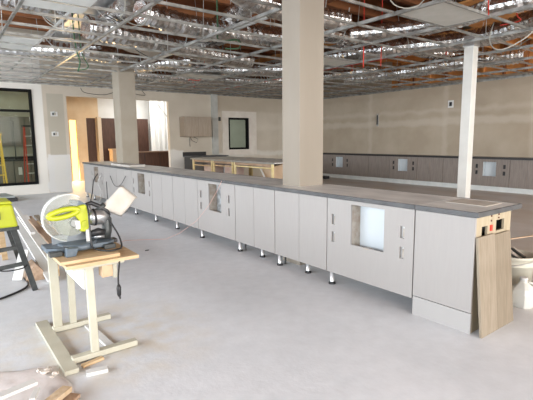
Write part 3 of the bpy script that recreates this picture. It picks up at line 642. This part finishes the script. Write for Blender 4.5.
# hanging cables and wires
def wire(pts, r, m, lb, name='hanging_cable', cat='cable', group=None):
    if name == 'hanging_cable' and not group and pts[0][2] > 3.15: pts = [(pts[0][0], pts[0][1], ROOF)] + list(pts)
    if name == 'hanging_cable': r *= .7
    pts = [Vector(p) for p in pts]; dense = []
    for a, b, c, d_ in zip([pts[0]]+pts[:-2], pts[:-1], pts[1:], pts[2:]+[pts[-1]]):
        for k in range(6):
            u = k/6; dense.append(.5*((2*b)+(c-a)*u+(2*a-5*b+4*c-d_)*u*u+(-a+3*b-3*c+d_)*u**3))
    dense.append(pts[-1])
    tag(MB().tube(dense, r, 5).build(name, m), lb, cat, group)
wire([(6.22, 5.30, 3.9), (6.22, 5.29, 3.3), (6.23, 5.30, 2.99), (6.23, 5.30, 2.72)], .014, M_red, 'long red cable hanging straight down right of the big column')
wire([(7.1, 5.6, 3.6), (7.1, 5.6, 3.2), (7.1, 5.6, 2.86)], .012, M_red, 'short red cable hanging right of the long red one')
wire([(6.05, 3.05, 3.7), (6.05, 3.03, 3.3), (6.02, 3.0, 3.07)], .011, M_red, 'red cable dropping near the top edge beside the pale ceiling panel')
wire([(6.9, 3.0, 3.6), (6.95, 3.05, 3.25), (7.2, 3.1, 3.2), (7.0, 3.3, 3.14)], .012, M_red, 'tangled red cable on the foil duct in the upper right corner')
wire([(5.6, 6.8, 3.2), (5.7, 6.9, 3.09), (6.6, 7.6, 3.12), (7.6, 8.1, 3.09)], .010, M_red, 'red cable lying across the grid behind the big column')
wire([(5.9, 10.5, 3.2), (5.6, 10.8, 3.08), (6.2, 11.6, 3.10), (6.5, 12.2, 3.08)], .012, M_red, 'red cable lying on the grid far back near the grey strip')
wire([(6.8, 2.55, 3.5), (6.9, 2.75, 3.0), (6.75, 2.95, 2.78), (6.65, 3.15, 2.72), (6.8, 3.35, 2.9), (7.0, 3.4, 3.2)], .013, M_wcable, 'pale cable looping below the grid at the right edge')
wire([(1.15, 6.3, 3.4), (1.3, 6.6, 3.1), (1.42, 6.35, 2.93), (1.5, 6.1, 2.9), (1.62, 6.1, 3.1), (1.75, 6.3, 3.5)], .009, M_wcable, 'pale cable looping over the grid at the upper left')
wire([(1.95, 5.3, 3.5), (2.05, 5.6, 3.1), (2.1, 5.9, 3.06), (2.5, 6.1, 3.08), (2.6, 5.9, 3.5)], .010, M_wcable, 'pale cable draped over the grid near the top left')
wire([(2.3, 5.5, 3.6), (2.45, 5.9, 3.12), (2.35, 6.4, 3.06)], .010, M_wcable, 'pale cable crossing the grid above the smaller column')
wire([(1.35, 6.2, 3.6), (1.36, 6.2, 3.2), (1.36, 6.2, 2.95)], .008, M_wcable, 'short pale cable end hanging at the upper left')
wire([(4.4, 3.4, 3.6), (4.6, 3.5, 3.12), (4.9, 3.3, 3.08), (5.0, 3.1, 3.5)], .010, M_wcable, 'pale cable hanging in a curve at the top edge right of the big column')
wire([(2.1, 8.3, 3.5), (2.15, 8.4, 3.1), (2.2, 8.4, 2.88), (2.18, 8.5, 2.72)], .018, M_green, 'green cable bundle hanging above the electrical boxes')
wire([(2.25, 8.5, 3.4), (2.3, 8.6, 3.05), (2.45, 8.8, 2.86), (2.3, 8.9, 2.80)], .014, M_green, 'second green cable curling above the electrical boxes')
wire([(3.7, 6.1, 3.3), (3.9, 6.4, 3.1), (4.2, 6.3, 3.12), (4.5, 6.7, 3.09), (4.4, 7.0, 3.12)], .02, M_green, 'tangled green cable lying on the grid left of the big column')
wire([(3.5, 13.5, 3.0), (3.6, 13.4, 2.86), (4.1, 13.3, 2.82), (4.5, 13.4, 2.95)], .012, M_dark, 'dark cable sagging above the wide opening')
wire([(4.9, 13.5, 3.0), (5.1, 13.4, 2.90), (5.4, 13.4, 2.88), (5.3, 13.4, 3.02)], .012, M_dark, 'dark cable curl above the right part of the opening')
wire([(.62, 9.0, 3.05), (.95, 12.5, 2.95), (.95, 13.0, 2.75)], .012, M_wcable, 'pale cable hanging in front of the left window')
for i in range(34):
    x = random.uniform(1.2, 11.5); y = random.uniform(3.2, 12.5); L_ = random.uniform(.4, 1.6); an = random.uniform(0, PI)
    p = [(x, y, GZ+random.uniform(.1, .5)), (x+L_*.4*math.cos(an), y+L_*.4*math.sin(an), GZ+random.uniform(.06, .12)), (x+L_*math.cos(an+.3), y+L_*math.sin(an+.3), GZ+random.uniform(.08, .35))]
    p = [(min(max(a, -2.9), 12.3), min(b_, 13.3), c) for a, b_, c in p]
    wire(p, random.choice((.009, .011, .014)), random.choice((M_wcable, M_wire, M_wire, M_dark)), 'loose cable lying among the ducts above the ceiling grid', group='loose cables above the grid')

# ------------------------------------------------------------------ saw stand
ST = thing('saw_stand', 'cream painted metal stand with plywood top carrying the mitre saw', 'stand', (.76, 3.2, 0))
MB().box(.585, 1.02, 3.47, 3.53, .005, .045).build('floor_foot', M_cream, ST, .006)
MB().box(.585, 1.02, 2.88, 2.94, .005, .045).build('floor_foot', M_cream, ST, .006)
MB().bar((.625, 3.50, .04), (.61, 3.44, .65), .062, .035, (0, 1, 0)).build('leg', M_cream, ST, .004)
MB().bar((.735, 3.50, .04), (.735, 3.46, .65), .048, .035, (0, 1, 0)).build('leg', M_cream, ST, .004)
MB().bar((.735, 2.91, .04), (.735, 2.93, .65), .050, .035, (0, 1, 0)).build('leg', M_cream, ST, .004)
MB().box(.70, .715, 2.95, 3.48, .47, .65).build('side_plate', M_wht, ST)
MB().box(.58, .95, 3.42, 3.50, .635, .680).build('top_rail', M_cream, ST)
MB().box(.62, .95, 2.86, 2.95, .635, .680).build('top_rail', M_cream, ST)
MB().box(.86, .92, 2.95, 3.42, .57, .665).build('side_rail', M_wht, ST, .006)
MB().box(.56, 1.01, 2.74, 3.42, .680, .703).build('lower_board', M_pine, ST, .002)
MB().box(.535, .90, 2.78, 3.34, .7035, .725).build('upper_board', M_pine, ST, .002)
t = thing('wood_block', 'pale wooden block clamped under the right side of the plywood top', 'block', (.92, 2.85, .5))
MB().box(.80, .87, 2.86, 2.94, .555, .634).build('block', mat('block pine', (.55, .38, .24), .7, col2=(.64, .47, .31), scale=9), t, .003)
MB().box(.871, .90, 2.86, 2.945, .54, .634).build('clamp', M_cream, t, .003)
wire([(.90, 2.80, .676), (.895, 2.80, .64), (.89, 2.82, .55), (.89, 2.82, .46), (.895, 2.82, .40)], .006, M_black, 'black cord with plug hanging off the right of the saw stand', 'power_cord', 'cord')
t = thing('plug', 'black plug at the end of the hanging cord beside the saw stand', 'plug', (1.0, 2.9, .38))
MB().tube([(.89, 2.82, .50), (.89, 2.82, .48), (.89, 2.82, .43), (.89, 2.82, .415)], [.008, .016, .014, .006], 8).build('plug_body', M_black, t)
# planks on the floor around the stand
def plank(a, b, w_, h, m, lb, name='plank', cat='board', bev=.002):
    o = MB().bar(a, b, w_, h).build(name, m, loc=tuple((Vector(a)+Vector(b))/2), bevel=bev); tag(o, lb, cat); return o
plank((.545, 3.72, .016), (.552, 2.765, .016), .085, .030, M_cream, 'cream plank on the floor along the left of the saw stand feet')
plank((.83, 3.45, .010), (.86, 2.96, .010), .055, .018, M_wht, 'white plank on the floor between the saw stand feet')
plank((.62, 2.70, .013), (.745, 2.675, .013), .055, .024, M_wht, 'short white offcut nearest the camera in front of the stand')
plank((.625, 2.815, .010), (.765, 2.845, .010), .035, .018, M_pine, 'small pine offcut beside the front foot of the saw stand')

# ------------------------------------------------------------------ mitre saw (side view: handle left, motor and bag right)
SW = thing('mitre_saw', 'lime green mitre saw with clear blade guard on the stand', 'saw', (.72, 3.08, .69))
Y = 3.08
base = MB().lathe((.72, Y, .69), [(.13, .012), (.135, .02), (.135, .048), (.12, .055)], 28).build('turntable', M_steelgrey, SW)
b = MB().prism([(.50, Y-.07), (.56, Y-.12), (.90, Y-.12), (.96, Y-.06), (.96, Y+.10), (.50, Y+.10)], 'z', .702, .735)
b.build('base', M_steelgrey, SW, .006)
for (x, yy) in ((.545, Y-.13), (.90, Y-.13), (.545, Y+.12), (.90, Y+.12)):
    MB().box(x-.04, x+.04, yy-.03, yy+.03, .69, .722).build('foot', M_dark, SW, .004)
MB().prism([(.59, .69), (.655, .69), (.675, .745), (.60, .75)], 'y', Y-.225, Y-.165).build('mitre_lock', M_steelgrey, SW, .006)
MB().bar((.63, Y-.17, .72), (.66, Y-.06, .72), .05, .03).build('lock_arm', M_dark, SW)
MB().box(.60, .655, Y-.30+.2, Y+.02, .735, .74).box(.56, .89, Y+.03, Y+.05, .735, .80).build('fence', mat('fence grey', (.20, .22, .24), .4, .5), SW, .003)
MB().box(.90, 1.00, Y-.02, Y+.06, .70, .725).build('rear_stop', M_black, SW, .004)
# blade and guards in the x-z plane
def disc(cx, cz, r, y0, y1, n=48, a0=0, a1=2*PI, inner=0):
    pts = [(cx+r*math.cos(a0+(a1-a0)*k/n), cz+r*math.sin(a0+(a1-a0)*k/n)) for k in range(n+(0 if a1-a0 >= 2*PI-.01 else 1))]
    if inner: pts += [(cx+inner*math.cos(a1-(a1-a0)*k/n), cz+inner*math.sin(a1-(a1-a0)*k/n)) for k in range(n+1)]
    return MB().prism(pts, 'y', y0, y1)
bl = MB(); n = 120; pts = []
for k in range(n): r = .118 if k % 2 else .112; pts.append((.685+r*math.cos(2*PI*k/n), .905+r*math.sin(2*PI*k/n)))
bl.prism(pts, 'y', Y-.002, Y+.001).build('blade', mat('blade steel', (.16, .17, .15), .3, .6), SW)
disc(.665, .925, .165, Y-.032, Y-.029, a0=math.radians(60), a1=math.radians(262)).build('blade_guard', M_clear, SW)
disc(.665, .925, .167, Y-.034, Y+.022, a0=math.radians(60), a1=math.radians(262), inner=.161).build('guard_rim', glass('rim plastic', (.95, .96, .95), .16, .1, .4, (.9, .92, .9)), SW)
disc(.69, .90, .105, Y-.028, Y-.024, n=40).build('lower_guard', M_clear, SW)
disc(.70, .885, .026, Y-.045, Y-.02, n=24).build('arbor_cap', mat('arbor grey', (.30, .31, .30), .5), SW)
disc(.70, .93, .118, Y-.022, Y+.022, a0=math.radians(-15), a1=math.radians(95), inner=.06).build('upper_guard', M_steelgrey, SW)
# lime handle: a closed D loop
hp = []
for a in range(0, 361, 20):
    aa = math.radians(a); hp.append((.632+.098*math.cos(aa), Y-.05, .962+.025*math.sin(aa)+.014*math.cos(aa)))
MB().tube(hp, .0185, 10, cap=False).build('handle', M_lime, SW)
MB().prism([(.69, .955), (.705, 1.0), (.775, 1.012), (.80, .985), (.795, .84), (.765, .815), (.735, .82), (.73, .90)], 'y', Y-.052, Y+.03).build('head_housing', M_lime, SW, .008)
disc(.768, .875, .026, Y-.066, Y-.05, n=24).build('depth_knob', mat('deep lime', (.42, .46, .02), .4), SW, )
MB().prism([(.71, .84), (.735, .84), (.735, .90), (.70, .90)], 'y', Y-.05, Y-.01).build('guard_link', M_wht, SW)
# motor and pivot
MB().tube([(.80, Y, .90), (.83, Y, .905), (.90, Y+.01, .90), (.935, Y+.01, .885)], [.048, .060, .058, .04], 18).build('motor', M_alu, SW)
MB().tube([(.835, Y+.0, .906), (.85, Y, .907)], .064, 18).build('motor_band', M_black, SW)
MB().tube([(.925, Y+.01, .90), (.935, Y+.01, .88), (.935, Y+.01, .80), (.91, Y+.01, .735)], [.03, .038, .036, .045], 14).build('pivot', M_dark, SW)
MB().tube([(.80, Y-.03, .79), (.86, Y-.03, .80), (.905, Y-.03, .79)], [.022, .03, .02], 12).build('spring_cover', M_black, SW)
MB().box(.77, .80, Y-.055, Y-.04, .745, .83).build('warning_plate', M_wht, SW)
MB().tube([(.83, Y-.03, .765), (.90, Y-.03, .76)], .012, 8).build('bevel_rod', M_alu, SW)
MB().tube([(.785, Y, 1.0), (.83, Y, 1.012), (.88, Y, .985), (.935, Y, .945), (.95, Y, .905)], [.013, .016, .016, .022, .016], 10).build('arm', M_black, SW)
MB().tube([(.85, Y, .94), (.90, Y, .975), (.925, Y, .99)], [.016, .018, .022], 10).build('dust_port', M_dark, SW)
# dust bag: a soft pillow between port and top
bg = MB(); A, B, C, D = Vector((.885, Y, .965)), Vector((1.045, Y, .885)), Vector((1.175, Y, 1.025)), Vector((1.060, Y, 1.125))
N = 12
def bagpt(u, v, s):
    p = (A*(1-u)+D*u)*(1-v)+(B*(1-u)+C*u)*v
    e = max(0, 1-(2*u-1)**4)*max(0, 1-(2*v-1)**4)
    p = p.copy(); p.y += s*.028*e**.5 + .003*math.sin(u*9+v*7); return p
for s in (-1, 1):
    vv = [[bg.bm.verts.new(bagpt(i/N, j/N, s)) for j in range(N+1)] for i in range(N+1)]
    for i in range(N):
        for j in range(N): f = bg.bm.faces.new((vv[i][j], vv[i+1][j], vv[i+1][j+1], vv[i][j+1])); f.smooth = True
bmesh.ops.remove_doubles(bg.bm, verts=bg.bm.verts, dist=.0006)
bg.build('dust_bag', M_bag, SW)
wc = [(.79, Y-.05, 1.0), (.785, Y-.09, .95), (.782, Y-.11, .84), (.782, Y-.13, .73), (.80, Y-.17, .705), (.86, Y-.24, .698), (.92, Y-.24, .698), (.975, Y-.18, .70), (.985, Y-.10, .76), (.955, Y-.04, .85), (.93, Y-.02, .91)]
dn = []
P = [Vector(p) for p in wc]
for a, b_, c, d_ in zip([P[0]]+P[:-2], P[:-1], P[1:], P[2:]+[P[-1]]):
    for k in range(6):
        u = k/6; dn.append(.5*((2*b_)+(c-a)*u+(2*a-5*b_+4*c-d_)*u*u+(-a+3*b_-3*c+d_)*u**3))
dn.append(P[-1])
MB().tube(dn, .0062, 7).build('power_cord', M_black, SW)

SW.scale = (.95, .95, .95); SW.location = (.712, 3.08, .7255)

# ------------------------------------------------------------------ black stand with lime toolbox
t = thing('folding_stand', 'black metal folding stand at the left edge carrying the lime toolbox', 'stand', (.3, 4.9, 0))
for (a, b_) in (((.50, 4.55, .66), (.655, 4.66, 0)), ((.50, 5.10, .66), (.66, 5.43, 0)), ((.02, 4.55, .66), (-.12, 4.66, 0)), ((.02, 5.10, .66), (-.13, 5.43, 0))):
    MB().bar(a, b_, .05, .03, (0, 1, 0)).build('leg', M_dark, t, .003)
MB().box(-.02, .545, 4.50, 4.56, .65, .685).build('top_rail', M_dark, t, .003)
MB().box(-.02, .545, 5.08, 5.14, .65, .685).build('top_rail', M_dark, t, .003)
MB().box(.49, .53, 4.56, 5.08, .655, .685).build('side_rail', M_dark, t); MB().box(-.01, .03, 4.56, 5.08, .655, .685).build('side_rail', M_dark, t)
MB().bar((-.03, 4.59, .44), (.555, 4.59, .47), .03, .035).build('brace', M_dark, t)
MB().bar((-.07, 4.62, .25), (.60, 4.62, .30), .03, .035).build('brace', M_dark, t)
t = thing('toolbox', 'lime green plastic toolbox on the black stand at the left edge', 'toolbox', (.28, 4.7, .69))
MB().prism([(-.0, .687), (.535, .687), (.50, .90), (.03, .90)], 'y', 4.45, 4.82).build('case', M_lime, t, .02)
MB().prism([(.02, .901), (.51, .901), (.49, .925), (.04, .925)], 'y', 4.46, 4.81).build('lid', M_lime, t, .008)
for x in (.18, .38): MB().box(x-.02, x+.02, 4.435, 4.45, .77, .84).build('latch', M_dark, t, .003)
wire([(.10, 4.5, .45), (.35, 4.48, .30), (.55, 4.55, .27), (.60, 4.62, .29)], .006, M_black, 'thin black cord draped over the lower brace of the black stand', 'cord', 'cord')
wire([(-.4, 4.4, .01), (.1, 4.50, .01), (.40, 4.60, .01), (.62, 4.85, .01), (.60, 5.3, .01)], .011, M_black, 'black extension cord on the floor under the left stand', 'extension_cord', 'cord')

# ------------------------------------------------------------------ pile of boards behind the saw stand
t = thing('sawhorse', 'low wooden sawhorse holding up the boards behind the saw stand', 'sawhorse', (.9, 6.3, 0))
MB().box(.5, 1.25, 6.28, 6.34, .36, .42).build('beam', M_pine, t)
for x in (.56, 1.19):
    for s in (-1, 1): MB().bar((x, 6.31, .36), (x, 6.31+s*.18, 0), .06, .03, (0, 1, 0)).build('leg', M_pine, t)
plank((.90, 6.45, .462), (.83, 4.45, .45), .07, .02, M_pine2, 'dark brown board lying highest on the pile behind the saw')
plank((1.0, 6.50, .462), (.93, 4.60, .45), .06, .02, M_oak, 'grey brown board lying beside the dark brown one behind the saw')
plank((.765, 6.45, .60), (.755, 5.20, .47), .045, .03, M_wht, 'white strip sloping at the top left of the pile')
plank((.825, 6.42, .49), (.85, 4.60, .26), .12, .02, mat('pale board', (.70, .68, .64), .7, col2=(.62, .60, .55), scale=5), 'wide pale dusty board on the pile behind the saw')
plank((.750, 6.40, .462), (.85, 4.82, .02), .11, .03, M_wht, 'long white board sloping down to the floor behind the stand')
plank((1.14, 6.45, .46), (1.06, 5.0, .40), .09, .022, M_wht, 'white board at the right of the pile')
plank((.55, 5.05, .02), (.66, 5.2, .30), .10, .02, M_wht, 'short white board leaning by the foot of the black stand')
t = thing('crate', 'brown wooden crate on the floor under the board pile', 'crate', (.74, 5.1, 0))
MB().prism([(.62, 0), (.80, 0), (.79, .10), (.73, .17), (.66, .12)], 'y', 4.98, 5.28).build('body', M_pine2, t, .004)
MB().box(.88, .95, 5.0, 5.3, 0, .12).build('slat', M_pine, t)

# ------------------------------------------------------------------ debris nearest the camera
bm = MB(); nx, ny = 26, 26
vv = []
for i in range(nx):
    row = []
    for j in range(ny):
        x = -.35+.86*i/(nx-1); y = 2.30+1.02*j/(ny-1)
        x += .05*noise.noise((y*3, 0, 1))*(i/(nx-1)); y += -.38*(i/(nx-1))*(j/(ny-1))+.04*noise.noise((x*5, 3, 0))
        z = .010+.022*abs(noise.noise((x*4, y*4, 2)))+.016*abs(noise.noise((x*11, y*11, 5)))
        if i in (0, nx-1) or j in (0, ny-1): z = .003
        row.append(bm.bm.verts.new((x, y, z)))
    vv.append(row)
for i in range(nx-1):
    for j in range(ny-1): bm.bm.faces.new((vv[i][j], vv[i+1][j], vv[i+1][j+1], vv[i][j+1])).smooth = True
o = bm.build('dust_sheet', M_kraft)
sm = o.modifiers.new('solid', 'SOLIDIFY'); sm.thickness = .003; sm.offset = -1
tag(o, 'crumpled pinkish grey paper sheet on the floor in the bottom left corner', 'sheet')
plank((.06, 2.58, .090), (.335, 2.665, .080), .055, .02, M_wht, 'white trim strip lying on the paper sheet in the bottom left corner')
plank((.29, 2.50, .066), (.335, 2.61, .064), .030, .018, M_wht, 'short white offcut beside the strip on the paper sheet')
plank((.29, 2.37, .060), (.475, 2.53, .050), .06, .03, M_osb, 'tan strand board offcut at the bottom left of the photo')
plank((.33, 2.34, .018), (.50, 2.50, .016), .08, .02, M_pine2, 'brown board offcut under the tan strand board', bev=0)
for i, (x, y, s) in enumerate(((.415, 2.84, .030), (.44, 2.88, .016), (.46, 2.78, .02), (.39, 2.88, .02), (.435, 2.75, .014))):
    me = MB(); bmesh.ops.create_icosphere(me.bm, subdivisions=2, radius=s)
    for v in me.bm.verts: v.co *= 1+.9*noise.noise(v.co*70+Vector((i*3, 0, 0))); v.co.z *= .4
    for v in me.bm.verts: v.co += Vector((x, y, .030+s*.4))
    tag(me.build('rubble', M_gyp, loc=(x, y, .02)), 'small gypsum crumb at the edge of the paper sheet', 'rubble', 'gypsum crumbs on the paper edge')

# floor clutter by the left end of the bar and below the window
t = thing('floor_tray', 'flat grey tray with black rim on the floor below the left window', 'tray', (1.1, 12.7, 0))
MB().prism([(.8, 12.2), (1.50, 12.2), (1.40, 13.2), (.8, 13.2)], 'z', 0, .09).build('rim', M_black, t, .01)
MB().prism([(.83, 12.24), (1.46, 12.24), (1.36, 13.16), (.83, 13.16)], 'z', .09, .13).build('lid', mat('grey green lid', (.36, .40, .40), .6), t, .01)
t = thing('plastic_bundle', 'pale plastic bundle on the floor behind the saw guard', 'bundle', (2.0, 9.4, 0))
me = MB(); bmesh.ops.create_icosphere(me.bm, subdivisions=4, radius=1)
for v in me.bm.verts:
    c = v.co.copy(); v.co = Vector((c.x*.36, c.y*.34, max(c.z, -.4)*.09)) * (1+.25*noise.noise(c*2.2)); v.co += Vector((2.05, 9.3, .04))
for f in me.bm.faces: f.smooth = True
me.build('bundle', mat('pale plastic', (.66, .64, .60), .5, col2=(.74, .72, .69), scale=9), t)
wire([(2.5, 9.4, .012), (2.62, 10.0, .012), (2.75, 10.2, .3), (2.85, 10.4, .55), (2.98, 10.5, .70)], .012, M_dark, 'dark hose rising from the floor to the far bar panel', 'hose', 'hose')
wire([(2.3, 8.7, .012), (2.55, 9.1, .012), (2.8, 9.2, .012), (2.9, 9.6, .25), (2.99, 9.9, .55)], .009, M_dark, 'thin dark cable loop on the floor by the far bar panel', 'cable', 'cable')
wire([(2.99, 10.3, .68), (2.93, 10.35, .5), (2.95, 10.2, .25), (2.75, 10.0, .012), (2.4, 10.4, .012)], .010, M_wire, 'grey cable hanging from the switch boxes of the far bar panel', 'cable', 'cable')
wire([(2.985, 8.6, .76), (2.96, 8.9, .55), (2.97, 9.3, .52), (2.985, 9.6, .7)], .007, M_dark, 'thin dark wire looping on the cabinet left of the dust bag', 'cable', 'cable')
for (x, y, m, lb) in ((2.86, 8.75, M_pine2, 'small brown offcut on the floor under the bar near the dust bag'), (2.75, 9.25, M_dark, 'small dark offcut on the floor left of the dust bag')):
    plank((x-.1, y-.15, .02), (x+.08, y+.15, .02), .08, .03, m, lb)
tag(MB().prism([(2.12+.03*math.cos(k*PI/3), 5.45+.018*math.sin(k*PI/3)) for k in range(6)], 'z', 0, .008).build('scrap', M_dark, loc=(2.12, 5.45, 0)), 'tiny dark scrap lying on the open floor before the bar', 'scrap')

# ------------------------------------------------------------------ buckets and jug behind the bar end
t = thing('bucket_stack', 'stack of nested pale plastic buckets beyond the leaning boards', 'buckets', (4.50, 1.85, 0))
MB().lathe((4.50, 1.85, 0), [(.16, 0), (.182, .20), (.197, .205), (.197, .225), (.186, .23), (.190, .27), (.203, .275), (.203, .30), (.196, .305), (.192, .30), (.18, .27), (.16, .25)], 32).build('bucket', M_bucket, t)
for i in range(5):
    MB().bar((4.42+.04*i, 1.76+.03*(i % 3), .27), (4.40+.05*i, 1.90, .335), .025, .02).build('contents', random.choice((M_dark, M_brownin)), t)
sm_ = MB().tube([(4.5+.202*math.cos(a), 1.85+.202*math.sin(a), .20-.06*math.sin(a*1)) for a in [PI+.2+i*(PI-.4)/12 for i in range(13)]], .005, 6); sm_.build('bail_handle', M_wire, t)
t = thing('jug', 'translucent white plastic jug on the floor right of the leaning boards', 'jug', (3.93, 1.52, 0))
b = MB(); rg = []
for hw, z in ((.082, 0), (.09, .012), (.09, .12), (.078, .16), (.05, .195), (.028, .215), (.028, .235)):
    rg.append([b.bm.verts.new((3.93+hw*px*(1 if abs(px*py) < .5 else .93), 1.52+hw*py*(1 if abs(px*py) < .5 else .93), z)) for px, py in ((1, .6), (.6, 1), (-.6, 1), (-1, .6), (-1, -.6), (-.6, -1), (.6, -1), (1, -.6))])
for q, r_ in zip(rg, rg[1:]):
    for k in range(8): b.bm.faces.new((q[k], q[(k+1) % 8], r_[(k+1) % 8], r_[k]))
b.bm.faces.new(rg[0][::-1]); b.bm.faces.new(rg[-1]); b.build('body', M_jug, t, .004)
MB().lathe((3.93, 1.52, 0), [(.032, .236), (.032, .256)], 16).build('cap', M_wht, t)
MB().tube([(3.93+.085, 1.46, .14), (3.93+.06, 1.45, .2), (3.95, 1.49, .215)], .011, 8).build('grip', M_jug, t)
t = thing('plastic_bag', 'crumpled clear plastic bag on the floor beside the bucket stack', 'bag', (4.3, 1.55, 0))
me = MB(); bmesh.ops.create_icosphere(me.bm, subdivisions=4, radius=1)
for v in me.bm.verts:
    c = v.co.copy(); v.co = Vector((c.x*.16, c.y*.12, (c.z+.55)*.10 if c.z > -.55 else 0)) * (1+.35*noise.noise(c*3)); v.co += Vector((4.28, 1.5, .004))
me.build('bag', M_jug, t)
plank((4.0, 2.35, .335), (5.8, 1.9, .33), .02, .01, M_box, 'thin brown strip lying across the bucket stack', bev=0)

print('objects', len(bpy.data.objects))
